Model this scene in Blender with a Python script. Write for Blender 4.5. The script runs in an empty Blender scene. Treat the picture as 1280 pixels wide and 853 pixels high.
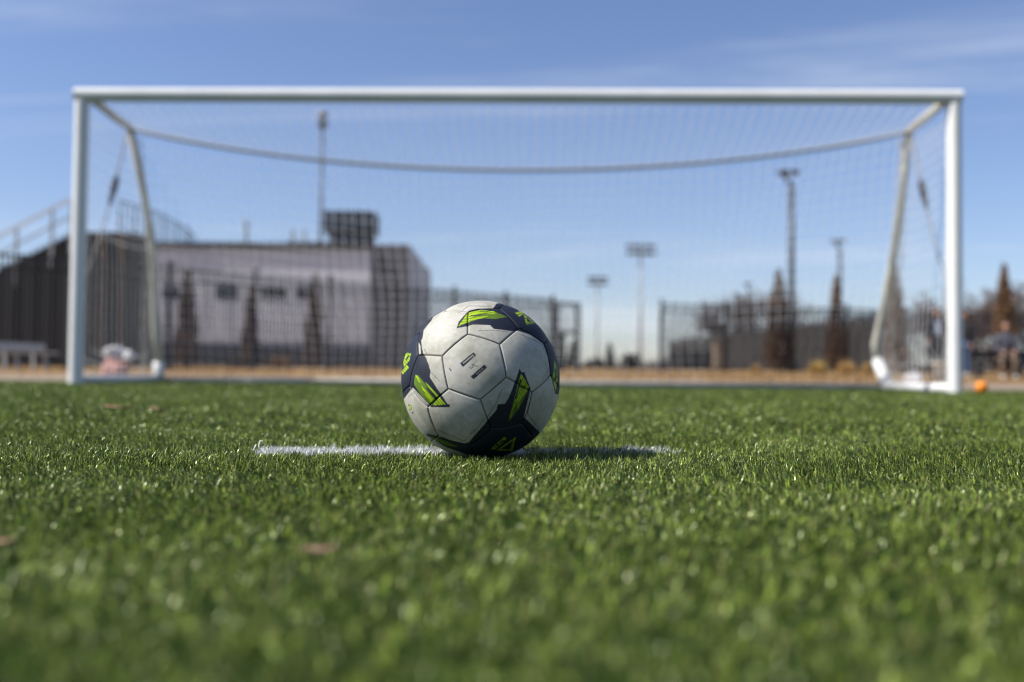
import bpy, math, random
import numpy as np
from mathutils import Vector, Matrix
R_ = math.radians
random.seed(7); rng = np.random.default_rng(11)
S = bpy.context.scene
COL = S.collection

# ------------------------------------------------------------------ camera
F, PITCH, ROLL, CAMH = 1260.0, 0.0336, 0.010, 0.120      # focal length in photo pixels
FWD = Vector((0, math.cos(PITCH), math.sin(PITCH)))
_u0 = Vector((0, -math.sin(PITCH), math.cos(PITCH)))
CR = Vector((1, 0, 0)) * math.cos(ROLL) + _u0 * math.sin(ROLL)
CU = Vector((-1, 0, 0)) * math.sin(ROLL) + _u0 * math.cos(ROLL)
CP = Vector((0, 0, CAMH))
cd = bpy.data.cameras.new('camera'); cam = bpy.data.objects.new('camera', cd); COL.objects.link(cam)
M = Matrix((CR, CU, -FWD)).transposed().to_4x4(); M.translation = CP
cam.matrix_world = M
cd.sensor_width = 36; cd.lens = 36 * F / 1280
cd.clip_start = 0.02; cd.clip_end = 20000
cd.dof.use_dof = True; cd.dof.focus_distance = 1.27
cd.dof.aperture_fstop = cd.lens / 13.5; cd.dof.aperture_blades = 7; cd.dof.aperture_rotation = 0.3
S.camera = cam
S.render.engine = 'CYCLES'
S.cycles.use_denoising = True
S.cycles.filter_width = 1.0
S.cycles.max_bounces = 8
S.cycles.sample_clamp_indirect = 8

# ------------------------------------------------------------------ sky and sun
EL, AZ = R_(45), R_(259)
w = bpy.data.worlds.new('World'); S.world = w; w.use_nodes = True
nt = w.node_tree; N = nt.nodes; L = nt.links
bg = N['Background']
sky = N.new('ShaderNodeTexSky'); sky.sky_type = 'NISHITA'; sky.sun_disc = False
sky.sun_elevation = EL; sky.sun_rotation = AZ
sky.air_density = 1.0; sky.dust_density = 0.5; sky.ozone_density = 1.4
bg.inputs['Strength'].default_value = 0.080
tc = N.new('ShaderNodeTexCoord'); sep = N.new('ShaderNodeSeparateXYZ'); L.new(tc.outputs['Generated'], sep.inputs[0])
def mth(op, a, b=None, c=None, clamp=False):
    n = N.new('ShaderNodeMath'); n.operation = op; n.use_clamp = clamp
    for i, q in enumerate((a, b, c)):
        if q is None: continue
        if isinstance(q, (int, float)): n.inputs[i].default_value = q
        else: L.new(q, n.inputs[i])
    return n.outputs[0]
zz = mth('ADD', mth('MAXIMUM', sep.outputs[2], 0.0), 0.12)
px = mth('DIVIDE', sep.outputs[0], zz); py = mth('DIVIDE', sep.outputs[1], zz)
cmb = N.new('ShaderNodeCombineXYZ'); L.new(px, cmb.inputs[0]); L.new(py, cmb.inputs[1])
mp = N.new('ShaderNodeMapping'); L.new(cmb.outputs[0], mp.inputs[0])
mp.inputs['Rotation'].default_value = (0, 0, R_(35)); mp.inputs['Scale'].default_value = (0.42, 1.7, 1); mp.inputs['Location'].default_value = (5.9, 6.75, 0)
n1 = N.new('ShaderNodeTexNoise'); L.new(mp.outputs[0], n1.inputs[0]); n1.inputs['Scale'].default_value = 0.55; n1.inputs['Detail'].default_value = 7; n1.inputs['Roughness'].default_value = 0.62; n1.inputs['Distortion'].default_value = 0.7
mr = N.new('ShaderNodeMapRange'); mr.interpolation_type = 'SMOOTHSTEP'; L.new(n1.outputs[0], mr.inputs[0])
mr.inputs[1].default_value = 0.48; mr.inputs[2].default_value = 0.78; mr.inputs[3].default_value = 0; mr.inputs[4].default_value = 0.60
mx = N.new('ShaderNodeMix'); mx.data_type = 'RGBA'; L.new(mr.outputs[0], mx.inputs['Factor'])
tint = N.new('ShaderNodeMix'); tint.data_type = 'RGBA'; tint.blend_type = 'MULTIPLY'; tint.inputs['Factor'].default_value = 1; tint.inputs['B'].default_value = (0.955, 0.97, 1.16, 1)
L.new(sky.outputs[0], tint.inputs['A']); L.new(tint.outputs['Result'], mx.inputs['A']); mx.inputs['B'].default_value = (7.6, 7.9, 8.5, 1)
L.new(mx.outputs['Result'], bg.inputs['Color'])

sd = bpy.data.lights.new('sun', 'SUN'); sun = bpy.data.objects.new('sun', sd); COL.objects.link(sun)
sd.energy = 5.0; sd.angle = R_(0.5); sd.color = (1, 0.955, 0.88)
sdir = Vector((math.sin(AZ) * math.cos(EL), math.cos(AZ) * math.cos(EL), math.sin(EL)))
sun.rotation_euler = sdir.to_track_quat('Z', 'Y').to_euler(); sun.location = (-20, -6, 20)
S.view_settings.view_transform = 'Standard'; S.view_settings.look = 'None'
S.view_settings.exposure = 0.6; S.view_settings.gamma = 1.0

# ------------------------------------------------------------------ helpers
def P(u, v, Y):
    """world point seen at photo pixel (u, v) at distance Y in front of the camera"""
    d = FWD * F + CR * (u - 640) - CU * (v - 426.5)
    return CP + d * (Y / d.y)
def GZ(Y):                                                # height of the rising ground beyond the turf
    return 0.0 if Y < 11 else min(0.0115 * (Y - 11), 0.46)
def GP(u, Y):
    p = P(u, 468, Y); return Vector((p.x, Y, GZ(Y)))
def HT(u, v, Y): return P(u, v, Y).z - GZ(Y)              # height above ground of a pixel

def mat(name, col, rough=0.6, var=0.0, scale=8.0, col2=None, bump=0.0, metallic=0.0, spec=0.3, wave=None):
    m = bpy.data.materials.new(name); m.use_nodes = True
    t = m.node_tree; b = t.nodes['Principled BSDF']
    b.inputs['Roughness'].default_value = rough; b.inputs['Metallic'].default_value = metallic
    if spec is not None: b.inputs['Specular IOR Level'].default_value = spec
    if var or col2 or bump:
        c = t.nodes.new('ShaderNodeTexCoord'); n = t.nodes.new('ShaderNodeTexNoise')
        n.inputs['Scale'].default_value = scale; n.inputs['Detail'].default_value = 6; n.inputs['Roughness'].default_value = 0.65
        t.links.new(c.outputs['Object'], n.inputs['Vector'])
        r = t.nodes.new('ShaderNodeValToRGB'); r.color_ramp.elements[0].position = 0.3; r.color_ramp.elements[1].position = 0.7
        a = col2 or tuple(x * (1 - var) for x in col)
        r.color_ramp.elements[0].color = (*a, 1); r.color_ramp.elements[1].color = (*col, 1)
        t.links.new(n.outputs['Fac'], r.inputs[0]); t.links.new(r.outputs[0], b.inputs['Base Color'])
        if bump:
            bp = t.nodes.new('ShaderNodeBump'); bp.inputs['Strength'].default_value = bump; bp.inputs['Distance'].default_value = 0.02
            t.links.new(n.outputs['Fac'], bp.inputs['Height']); t.links.new(bp.outputs[0], b.inputs['Normal'])
    else: b.inputs['Base Color'].default_value = (*col, 1)
    return m

class MB:
    def __init__(s): s.v = []; s.f = []
    def add(s, vs, fs):
        o = len(s.v); s.v += [tuple(v) for v in vs]; s.f += [tuple(i + o for i in f) for f in fs]; return s
    def box(s, c, d, rz=0.0, ax=None):
        x, y, z = (k / 2 for k in d); m = Matrix.Rotation(rz, 3, 'Z') if ax is None else ax
        pts = [m @ Vector((i * x, j * y, k * z)) + Vector(c) for i in (-1, 1) for j in (-1, 1) for k in (-1, 1)]
        return s.add(pts, [(0, 1, 3, 2), (4, 6, 7, 5), (0, 4, 5, 1), (2, 3, 7, 6), (0, 2, 6, 4), (1, 5, 7, 3)])
    def bar(s, a, b, wd, hg, up=Vector((0, 0, 1))):        # rectangular bar from a to b
        a, b = Vector(a), Vector(b); d = (b - a); l = d.length; d.normalize()
        sd_ = d.cross(up); sd_ = sd_.normalized() if sd_.length > 1e-5 else Vector((1, 0, 0)); u2 = sd_.cross(d)
        return s.box((a + b) / 2, (l, wd, hg), ax=Matrix((d, sd_, u2)).transposed())
    def tube(s, pts, r, n=8, cap=True):
        pts = [Vector(p) for p in pts]; k = len(pts); rs = r if isinstance(r, (list, tuple)) else [r] * k
        vs = []; t0 = None
        for i, p in enumerate(pts):
            t = (pts[min(i + 1, k - 1)] - pts[max(i - 1, 0)]).normalized()
            if t0 is None:
                x = t.orthogonal().normalized()
            else:
                x = (x - t * x.dot(t)).normalized()
            y = t.cross(x); t0 = t
            for j in range(n):
                a = 2 * math.pi * j / n; vs.append(p + (x * math.cos(a) + y * math.sin(a)) * rs[i])
        fs = [(i * n + j, i * n + (j + 1) % n, (i + 1) * n + (j + 1) % n, (i + 1) * n + j) for i in range(k - 1) for j in range(n)]
        if cap: fs += [tuple(range(n))[::-1], tuple(range((k - 1) * n, k * n))]
        return s.add(vs, fs)
    def lathe(s, prof, n=16, c=(0, 0, 0)):
        vs = [(c[0] + r * math.cos(2 * math.pi * j / n), c[1] + r * math.sin(2 * math.pi * j / n), c[2] + z) for r, z in prof for j in range(n)]
        fs = [(i * n + j, i * n + (j + 1) % n, (i + 1) * n + (j + 1) % n, (i + 1) * n + j) for i in range(len(prof) - 1) for j in range(n)]
        fs += [tuple(range(n))[::-1], tuple(range((len(prof) - 1) * n, len(prof) * n))]
        return s.add(vs, fs)
    def mesh(s, name, m=None, smooth=False):
        me = bpy.data.meshes.new(name); me.from_pydata(s.v, [], s.f); me.update()
        if m: me.materials.append(m)
        if smooth: me.shade_smooth()
        return me
    def build(s, name, m, parent=None, smooth=False, bevel=0, loc=None):
        return link(name, s.mesh(name, m, smooth), parent, bevel, loc)
def link(name, me, parent=None, bevel=0, loc=None):
    o = bpy.data.objects.new(name, me); COL.objects.link(o)
    if parent: o.parent = parent
    if loc is not None: o.location = loc
    if bevel:
        b = o.modifiers.new('bevel', 'BEVEL'); b.width = bevel; b.segments = 2; b.limit_method = 'ANGLE'
    return o
def tag(o, label=None, cat=None, group=None, kind=None):
    for k, v in (('label', label), ('category', cat), ('group', group), ('kind', kind)):
        if v: o[k] = v
    return o
def empty(name, loc, rz=0.0):
    o = bpy.data.objects.new(name, None); COL.objects.link(o); o.location = loc; o.rotation_euler = (0, 0, rz); o.empty_display_size = 0.2
    return o
def npmesh(name, verts, loops, lt, material, cols=None, smooth=False):
    me = bpy.data.meshes.new(name)
    me.vertices.add(len(verts)); me.vertices.foreach_set('co', verts.astype(np.float32).ravel())
    me.loops.add(len(loops)); me.loops.foreach_set('vertex_index', loops.astype(np.int32))
    me.polygons.add(len(lt)); st = np.concatenate(([0], np.cumsum(lt)[:-1]))
    me.polygons.foreach_set('loop_start', st.astype(np.int32))
    if smooth: me.polygons.foreach_set('use_smooth', np.ones(len(lt), bool))
    me.materials.append(material)
    if cols is not None:
        a = me.color_attributes.new('tint', 'FLOAT_COLOR', 'POINT')
        a.data.foreach_set('color', np.c_[cols, np.ones(len(cols))].astype(np.float32).ravel())
    me.update(calc_edges=True); me.validate()
    return me
def attr_mat(name, rough, spec=0.5, dirt=None, trans=0.0):
    m = bpy.data.materials.new(name); m.use_nodes = True; t = m.node_tree; b = t.nodes['Principled BSDF']
    a = t.nodes.new('ShaderNodeAttribute'); a.attribute_name = 'tint'
    b.inputs['Roughness'].default_value = rough; b.inputs['Specular IOR Level'].default_value = spec
    out = a.outputs['Color']
    if dirt:
        c = t.nodes.new('ShaderNodeTexCoord')
        for sc, lo, hi, amt, col in dirt:
            n = t.nodes.new('ShaderNodeTexNoise'); n.inputs['Scale'].default_value = sc; n.inputs['Detail'].default_value = 8; n.inputs['Roughness'].default_value = 0.7
            t.links.new(c.outputs['Object'], n.inputs['Vector'])
            r = t.nodes.new('ShaderNodeMapRange'); r.inputs[1].default_value = lo; r.inputs[2].default_value = hi; r.inputs[4].default_value = amt
            t.links.new(n.outputs['Fac'], r.inputs[0])
            x = t.nodes.new('ShaderNodeMix'); x.data_type = 'RGBA'; x.blend_type = 'MULTIPLY'
            t.links.new(r.outputs[0], x.inputs['Factor']); t.links.new(out, x.inputs['A']); x.inputs['B'].default_value = (*col, 1)
            out = x.outputs['Result']
    t.links.new(out, b.inputs['Base Color'])
    if trans:                                             # thin fibre lets some light through
        tr = t.nodes.new('ShaderNodeBsdfTranslucent'); t.links.new(out, tr.inputs['Color'])
        x = t.nodes.new('ShaderNodeMixShader'); x.inputs[0].default_value = trans
        t.links.new(b.outputs[0], x.inputs[1]); t.links.new(tr.outputs[0], x.inputs[2]); t.links.new(x.outputs[0], t.nodes['Material Output'].inputs['Surface'])
    return m

# ------------------------------------------------------------------ materials
m_white = mat('white_powder_coat', (0.70, 0.70, 0.68), 0.35, 0.12, 3.0)
m_alu = mat('aluminium', (0.42, 0.43, 0.44), 0.4, 0.15, 6, metallic=0.6)
m_black = mat('black_metal', (0.022, 0.022, 0.026), 0.5, 0.3, 9)
m_pole = mat('dark_grey_pole', (0.06, 0.075, 0.10), 0.5, 0.2, 4)
m_galv = mat('galvanised_steel', (0.34, 0.36, 0.38), 0.5, 0.2, 4)
m_rope = mat('weathered_rope', (0.26, 0.25, 0.24), 0.9, 0.3, 30)
m_strap = mat('dark_strap', (0.03, 0.03, 0.05), 0.8, 0.3, 30)
m_stay = mat('scuffed_white_tube', (0.58, 0.56, 0.50), 0.45, col2=(0.36, 0.34, 0.26), scale=3.0)

# ------------------------------------------------------------------ ground sheets
def sheet(name, xs, ys, zf, m, kind='structure'):
    vs = [(x, y, zf(x, y)) for y in ys for x in xs]; nx = len(xs)
    fs = [(j * nx + i, j * nx + i + 1, (j + 1) * nx + i + 1, (j + 1) * nx + i) for j in range(len(ys) - 1) for i in range(nx - 1)]
    o = MB().add(vs, fs).build(name, m, smooth=True); tag(o, kind=kind); return o
TURF_END = 10.75
m_infill = mat('turf_backing', (0.040, 0.075, 0.016), 1.0, 0.6, 260, col2=(0.010, 0.014, 0.006), bump=0.4, spec=0.0)
sheet('turf_ground', [-40, -6, 0, 6, 40], [-30, 0, 3, TURF_END], lambda x, y: 0.0057, m_infill)
m_track = mat('running_track', (0.27, 0.215, 0.165), 0.9, 0.18, 2.2, bump=0.1, spec=0.05)
def trackz(x, y): return GZ(y) - 0.002
sheet('track', [-80, -20, 0, 20, 80], [TURF_END, 11, 12, 13, 14.2, 15.6], trackz, m_track)
m_dry = mat('dry_grass_ground', (0.40, 0.26, 0.125), 0.95, col2=(0.26, 0.17, 0.082), scale=1.4, bump=0.6, spec=0.05)
def dryz(x, y):
    b = GZ(y)
    return b + (0.03 * math.sin(x * 1.7 + y) * math.sin(y * 0.9) if 20 < y < 60 else 0) + 0.0005
sheet('dry_ground', [-3000, -300] + [x * 2.0 for x in range(-40, 41)] + [300, 3000], [15.6, 17, 18.4] + [20 + k * 1.5 for k in range(28)] + [80, 160, 400, 1200, 6000], dryz, m_dry)

# ------------------------------------------------------------------ artificial grass
BALL_R = 0.110
BALL_C = P(601, 475.2, 1.402); BALL_C.z = max(BALL_C.z, BALL_R + 0.001)
m_blade = attr_mat('turf_blade', 0.30, 0.60, trans=0.26)
m_blade.node_tree.nodes['Principled BSDF'].inputs['Specular Tint'].default_value = (0.86, 1.0, 0.62, 1)
def blades(x, y, hgt, wid, col, curl=1.0):
    n = len(x); nap = 2.2 * np.sin(x * 4.3 + 1.7 * np.sin(y * 3.1)) + 2.0 * np.sin(y * 5.2 + 1.3 * np.sin(x * 2.9 + 1)); a = nap + rng.normal(0, 1.25, n); b = rng.uniform(0, 2 * np.pi, n)
    lean = np.clip(np.abs(rng.normal(0.88, 0.58, n)), 0, 1.75) * curl
    ld = np.c_[np.cos(a), np.sin(a)]; wd = np.c_[np.cos(b), np.sin(b)]
    z0 = np.zeros(n); base = np.c_[x, y, z0 + .0052]
    m1 = lean * 0.55; l1 = hgt * 0.55; l2 = hgt * 0.6
    mid = base + np.c_[ld * (np.sin(m1) * l1)[:, None], np.cos(m1) * l1]
    m2 = np.clip(lean * 1.55 + rng.normal(0, 0.55, n), -0.9, 2.3)
    tip = mid + np.c_[ld * (np.sin(m2) * l2)[:, None], np.cos(m2) * l2]
    W = np.c_[wd, z0] * (wid / 2)[:, None]
    v = np.stack([base - W, base + W, mid + W * .95, mid - W * .95, tip], 1).reshape(-1, 3)
    o = (np.arange(n) * 5)[:, None]
    lp = (o + np.array([[0, 1, 2, 3, 3, 2, 4]])).ravel()
    lt = np.tile([4, 3], n)
    return v, lp, lt, None
def scatter(d0, d1, dens, p, half=0.62):
    # density dens * (d0/d)^p over a wedge in front of the camera
    dd = np.linspace(d0, d1, 600); wt = 2 * (half * dd + 0.25) * dens * (d0 / dd) ** p
    n = int(np.trapz(wt, dd)); cdf = np.cumsum(wt); cdf /= cdf[-1]
    d = np.interp(rng.uniform(0, 1, n), cdf, dd); x = rng.uniform(-1, 1, n) * (half * d + 0.25)
    return x, d
# the painted mark under the ball
LA, LB = GP(318, 1.405), GP(850, 1.49)
ldv = np.array([LB.x - LA.x, LB.y - LA.y]); LLEN = np.linalg.norm(ldv); ldv /= LLEN; lnv = np.array([-ldv[1], ldv[0]])
LW = 0.074
def in_line(x, y, grow=0.0):
    q = np.c_[x - LA.x, y - LA.y]; s = q @ ldv; t = q @ lnv
    e = 0.004 * np.sin(s * 90) + 0.003 * np.sin(s * 233 + 1)
    return (s > -grow + e * 1.5) & (s < LLEN + grow + e * 3) & (np.abs(t) < LW / 2 + e + grow)
X, Y_ = [], []
SC = []; TF = []; TH = []
for d0, d1, dens, p, wm in ((0.22, 1.9, 122000, 0, 1.0), (1.9, TURF_END, 36000, 2.05, 0)):
    x, y = scatter(d0, d1, dens / (11 if wm else 6), p)
    q = 11 if wm else 6                                   # fibres stand in small stitched tufts
    x = np.repeat(x, q); y = np.repeat(y, q); j = rng.normal(0, 0.0019, (2, len(x))) * (1 if wm else np.clip(y / 1.9, 1, 4)); x = x + j[0]; y = y + j[1]
    X.append(x); Y_.append(y); TF.append(np.repeat(rng.lognormal(0, .30, len(x) // q), q)); TH.append(np.repeat(rng.normal(1, .12, len(x) // q), q))
    SC.append(np.ones(len(x)) if wm else 1.5 * np.clip((y / 1.9) ** 0.8, 1, 4))
nsd = 19000; yd = rng.uniform(0.05, TURF_END, nsd); xd = (0.62 * yd + 0.25 + 1.7 * rng.uniform(0, 1, nsd) ** 1.2) * np.where(rng.uniform(0, 1, nsd) < .5, -1, 1)   # the turf goes on outside the picture
yd = np.repeat(yd, 6) + rng.normal(0, .006, nsd * 6); xd = np.repeat(xd, 6) + rng.normal(0, .006, nsd * 6)
X.append(xd); Y_.append(np.minimum(yd, TURF_END)); SC.append(np.full(nsd * 6, 1.8)); TF.append(np.repeat(rng.lognormal(0, .3, nsd), 6)); TH.append(np.repeat(rng.normal(1, .12, nsd), 6))
x = np.concatenate(X); y = np.concatenate(Y_); sc = np.concatenate(SC)
qs = rng.uniform(0, LLEN, 5200); qt = rng.uniform(-LW / 2, LW / 2, 5200)   # the tufted mark is packed tighter
x = np.append(x, LA.x + qs * ldv[0] + qt * lnv[0]); y = np.append(y, LA.y + qs * ldv[1] + qt * lnv[1]); sc = np.append(sc, np.ones(5200)); tf = np.append(np.concatenate(TF), np.ones(5200)); th = np.append(np.concatenate(TH), np.ones(5200))
keep = ((x - BALL_C.x) ** 2 + (y - BALL_C.y) ** 2 > 0.040 ** 2) & (rng.uniform(0, 1, len(x)) < 1)
# never through the metal feet of the goal: thin tufts there are harmless
x, y, sc, tf, th = x[keep], y[keep], sc[keep], tf[keep], th[keep]
n = len(x)
# patchy nap: blades lie flatter in some patches, as brushed turf does
patch = 0.5 + 0.5 * np.sin(x * 9.1 + 2.3 * np.sin(y * 6.3)) * np.sin(y * 7.7 + 1.9 * np.sin(x * 5.1 + 0.7))
hgt = rng.uniform(0.0062, 0.0126, n) * (0.84 + 0.28 * patch) * np.clip(0.9 + 0.1 * sc, 1, 1.3) * th
wid = rng.uniform(0.0008, 0.0013, n) * sc
g = rng.uniform(0, 1, n)[:, None]; k2 = rng.uniform(0, 1, n)
colg = (1 - g) * np.array([[0.054, 0.096, 0.012]]) + g ** 1.2 * np.array([[0.165, 0.245, 0.055]])
br = rng.uniform(0, 1, n) < .30                           # pale fibres among dark ones, glint and gap contrast put into the colour
colg = np.where(br[:, None], np.array([[.245, .325, .050]]) * rng.uniform(.75, 1.35, n)[:, None], colg * .45)
colg *= np.clip(tf, .4, 2)[:, None]
colg[k2 < 0.10] = [0.34, 0.35, 0.11]
colg[k2 > 0.985] = [0.24, 0.23, 0.11]
isl = in_line(x, y)
# green fibres paint the ball's shadow into the mark; its far end is thinned
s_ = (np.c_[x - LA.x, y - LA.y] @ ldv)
shade_worn = rng.uniform(0, 1, n) < np.where(s_ > 0.53, 0.55, np.where(s_ > 0.38, 0.85, 0.08))
isw = isl & ~shade_worn
# fibres flattened under and next to the ball
dc = np.hypot(x - BALL_C.x, y - BALL_C.y); hgt = np.where(dc < 0.07, hgt * np.clip((dc / 0.07), 0.35, 1), hgt)
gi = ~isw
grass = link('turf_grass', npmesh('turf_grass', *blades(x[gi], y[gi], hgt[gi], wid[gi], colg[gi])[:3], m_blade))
def set_tint(me, cols):
    a = me.color_attributes.new('tint', 'FLOAT_COLOR', 'POINT'); a.data.foreach_set('color', np.c_[cols, np.ones(len(cols))].astype(np.float32).ravel())
set_tint(grass.data, np.repeat(colg[gi], 5, 0)); tag(grass, kind='stuff')
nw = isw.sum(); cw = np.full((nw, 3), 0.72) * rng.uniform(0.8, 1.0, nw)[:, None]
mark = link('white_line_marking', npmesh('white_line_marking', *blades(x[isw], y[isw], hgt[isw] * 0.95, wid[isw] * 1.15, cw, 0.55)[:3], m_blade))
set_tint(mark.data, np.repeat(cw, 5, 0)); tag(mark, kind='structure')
m_fib = mat('white_fibre', (0.74, 0.78, 0.66), 0.5, 0.1, 40)
b = GP(325, 1.43)
for pts in ([(0, 0, .004), (.0005, 0, .016), (.0015, .001, .0225), (.0045, .002, .0235), (.006, .002, .0195)],
            [(-.009, -.002, .003), (-.0065, -.002, .010), (-.004, -.001, .0165), (-.0035, 0, .018)]):
    MB().tube([b + Vector(p_) for p_ in pts], [.0011] * (len(pts) - 1) + [.0007], 5).build('loose_fibre', m_fib, mark, smooth=True)

# ------------------------------------------------------------------ the ball
m_ball = attr_mat('ball_print', 0.55, 0.2, dirt=((24, .42, .66, .8, (0.62, 0.63, 0.55)), (110, .48, .72, .5, (0.66, 0.65, 0.60)), (7, .45, .62, .8, (0.66, 0.70, 0.62))))
_bn = m_ball.node_tree; _t = _bn.nodes.new('ShaderNodeTexNoise'); _t.inputs['Scale'].default_value = 900; _c = _bn.nodes.new('ShaderNodeTexCoord')
_bn.links.new(_c.outputs['Object'], _t.inputs['Vector']); _b = _bn.nodes.new('ShaderNodeBump'); _b.inputs['Strength'].default_value = 0.12; _b.inputs['Distance'].default_value = 0.0006
_bn.links.new(_t.outputs['Fac'], _b.inputs['Height']); _bn.links.new(_b.outputs[0], _bn.nodes['Principled BSDF'].inputs['Normal'])
def on_ball(cx, cy):                                      # crop of the ball 480..720 x 360..580 enlarged 3.879 times
    d = FWD * F + CR * (480 + cx / 3.879 - 640) - CU * (360 + cy / 3.879 - 426.5); d.normalize()
    oc = CP - BALL_C; bb = d.dot(oc); q = bb * bb - (oc.dot(oc) - BALL_R ** 2)
    t = -bb - math.sqrt(max(q, 0)); return (CP + d * t - BALL_C).normalized()
hexv = [(290, 330), (408, 232), (553, 272), (585, 435), (468, 533), (315, 487)]
hv = [on_ball(*p_) for p_ in hexv]
# truncated icosahedron: vertices are edge thirds of an icosahedron
ph = (1 + 5 ** .5) / 2
ico = [Vector(v).normalized() for v in [(0, s, t * ph) for s in (1, -1) for t in (1, -1)] + [(s, t * ph, 0) for s in (1, -1) for t in (1, -1)] + [(t * ph, 0, s) for s in (1, -1) for t in (1, -1)]]
el = min((a - b_).length for i, a in enumerate(ico) for b_ in ico[i + 1:])
nb = [[j for j in range(12) if j != i and (ico[i] - ico[j]).length < el * 1.05] for i in range(12)]
polys = []
for i in range(12): polys.append(('p', [(ico[i] * 2 + ico[j]) / 3 for j in nb[i]]))
for i in range(12):
    for j in nb[i]:
        for k in nb[j]:
            if i < j < k and k in nb[i]:
                A = ico[i], ico[j], ico[k]
                polys.append(('h', [(A[q] * 2 + A[r_]) / 3 for q in range(3) for r_ in range(3) if q != r_]))
def order(vs):
    c = sum(vs, Vector()) / len(vs); n_ = c.normalized(); x_ = (vs[0] - c).normalized(); y_ = n_.cross(x_)
    return sorted(vs, key=lambda v: math.atan2((v - c).dot(y_), (v - c).dot(x_)))
polys = [(k, [v.normalized() for v in order(vs)]) for k, vs in polys]
# orient so that one hexagon falls on the hexagon of the photograph (edge 1-2 borders a pentagon)
hx = next(vs for k, vs in polys if k == 'h')
def penta_edge(a, b_): return any(k == 'p' and sum(1 for v in vs if (v - a).length < 1e-4 or (v - b_).length < 1e-4) == 2 for k, vs in polys)
src = hx[::-1]                                            # photo list runs clockwise
best = None
for sft in range(6):
    q = src[sft:] + src[:sft]
    if not penta_edge(q[1], q[2]): continue
    Hm = np.array([list(a) for a in q]).T @ np.array([list(b_) for b_ in hv])
    U_, _, Vt = np.linalg.svd(Hm); D_ = np.diag([1, 1, np.sign(np.linalg.det(Vt.T @ U_.T))]); Rm = Vt.T @ D_ @ U_.T
    e = sum((Vector(Rm @ np.array(a)) - b_).length for a, b_ in zip(q, hv))
    if best is None or e < best[0]: best = (e, Rm)
BR = Matrix([list(r_) for r_ in best[1]])
NAVY = np.array([0.016, 0.021, 0.036]); LIME = np.array([0.33, 0.48, 0.010]); OLIVE = np.array([0.10, 0.17, 0.02]); BWHITE = np.array([0.44, 0.425, 0.38]); GREY = np.array([0.13, 0.13, 0.125])
ART = [  # (colour, polygon in enlarged-crop coordinates), painted in order
 (NAVY, [(352,197),(362,165),(408,110),(455,99),(528,98),(546,76),(620,60),(760,120),(860,240),(900,420),(858,520),(830,515),(815,445),(806,405),(798,330),(770,268),(715,228),(648,207),(618,209),(532,199),(514,181),(430,178)]),
 (LIME, [(360,186),(406,118),(470,106),(528,112),(560,128),(530,136),(470,150),(410,163)]),
 (OLIVE, [(470,108),(560,126),(600,140),(540,152),(480,148),(430,140)]),
 (LIME, [(430,118),(505,117),(545,127),(450,130)]), (LIME, [(415,142),(520,133),(480,146),(412,156)]),
 (NAVY, [(420,132),(500,128),(470,134),(410,139)]),
 (LIME, [(636,122),(664,110),(682,124),(656,140)]), (LIME, [(676,128),(736,172),(690,178)]), (NAVY, [(687,142),(716,164),(696,166)]),
 (LIME, [(826,350),(840,395),(843,450),(832,506),(820,435)]), (NAVY, [(832,390),(838,398),(834,460),(829,440)]),
 (NAVY, [(306,98),(262,108),(120,200),(60,330),(60,470),(80,545),(97,538),(138,483),(215,562),(224,578),(318,577),(272,512),(222,432),(226,402),(206,345),(188,318),(184,262),(192,205),(240,140)]),
 (BWHITE, [(166,262),(176,282),(178,320),(168,322)]),
 (LIME, [(108,316),(132,318),(124,352),(98,384),(91,352)]), (NAVY, [(112,332),(122,330),(116,346),(104,354)]), (LIME, [(84,408),(112,372),(120,388),(92,420)]),
 (OLIVE, [(146,420),(168,426),(236,512),(286,556),(226,570),(180,520),(146,470)]),
 (LIME, [(178,470),(222,520),(262,562),(230,566),(204,528)]), (LIME, [(196,455),(216,470),(304,572),(236,572),(262,540)]), (LIME, [(152,424),(164,426),(178,462),(160,450)]),
 (NAVY, [(200,482),(212,486),(258,536),(246,540)]), (NAVY, [(222,572),(320,564),(318,579),(224,579)]), (NAVY, [(268,520),(277,519),(237,566),(226,566)]),
 (NAVY, [(656,392),(668,410),(680,408),(712,490),(690,580),(680,628),(756,700),(745,720),(640,830),(500,850),(380,800),(300,772),(204,714),(214,707),(300,735),(390,756),(410,750),(497,650),(545,592),(550,565),(586,563),(606,530),(642,440)]),
 (OLIVE, [(664,416),(704,478),(694,510),(650,590),(604,650),(620,580),(640,500)]),
 (LIME, [(664,416),(690,452),(676,500),(640,560),(634,545),(646,490)]), (LIME, [(684,450),(703,480),(694,502),(668,535),(650,588),(644,570),(662,520)]), (LIME, [(632,560),(640,566),(612,632),(606,628)]),
 (NAVY, [(652,472),(690,486),(690,492),(650,480)]), (NAVY, [(662,440),(668,446),(640,540),(634,538)]),
 (LIME, [(512,784),(584,722),(594,732),(536,784)]), (NAVY, [(530,774),(580,733),(584,738),(540,774)]), (LIME, [(544,788),(640,722),(622,790)]), (NAVY, [(566,782),(626,740),(612,783)]),
 (OLIVE, [(222,716),(300,745),(360,772),(300,764),(240,735)]),
 (NAVY, [(368,366),(434,313),(447,326),(383,384)]), (BWHITE*.8, [(381,364),(432,323),(437,329),(386,370)]),
 (NAVY, [(420,430),(486,372),(500,386),(434,444)]),
 (NAVY, [(314,391),(318,388),(328,401),(324,405)]),
 (LIME, [(117,566),(134,566),(138,592),(124,595)]), (BWHITE, [(122,574),(130,574),(132,585),(126,586)]), (GREY, [(134,602),(144,600),(142,610),(136,611)]),
 (BWHITE, [(180,250),(188,252),(190,300),(184,300)]),
]
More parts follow.
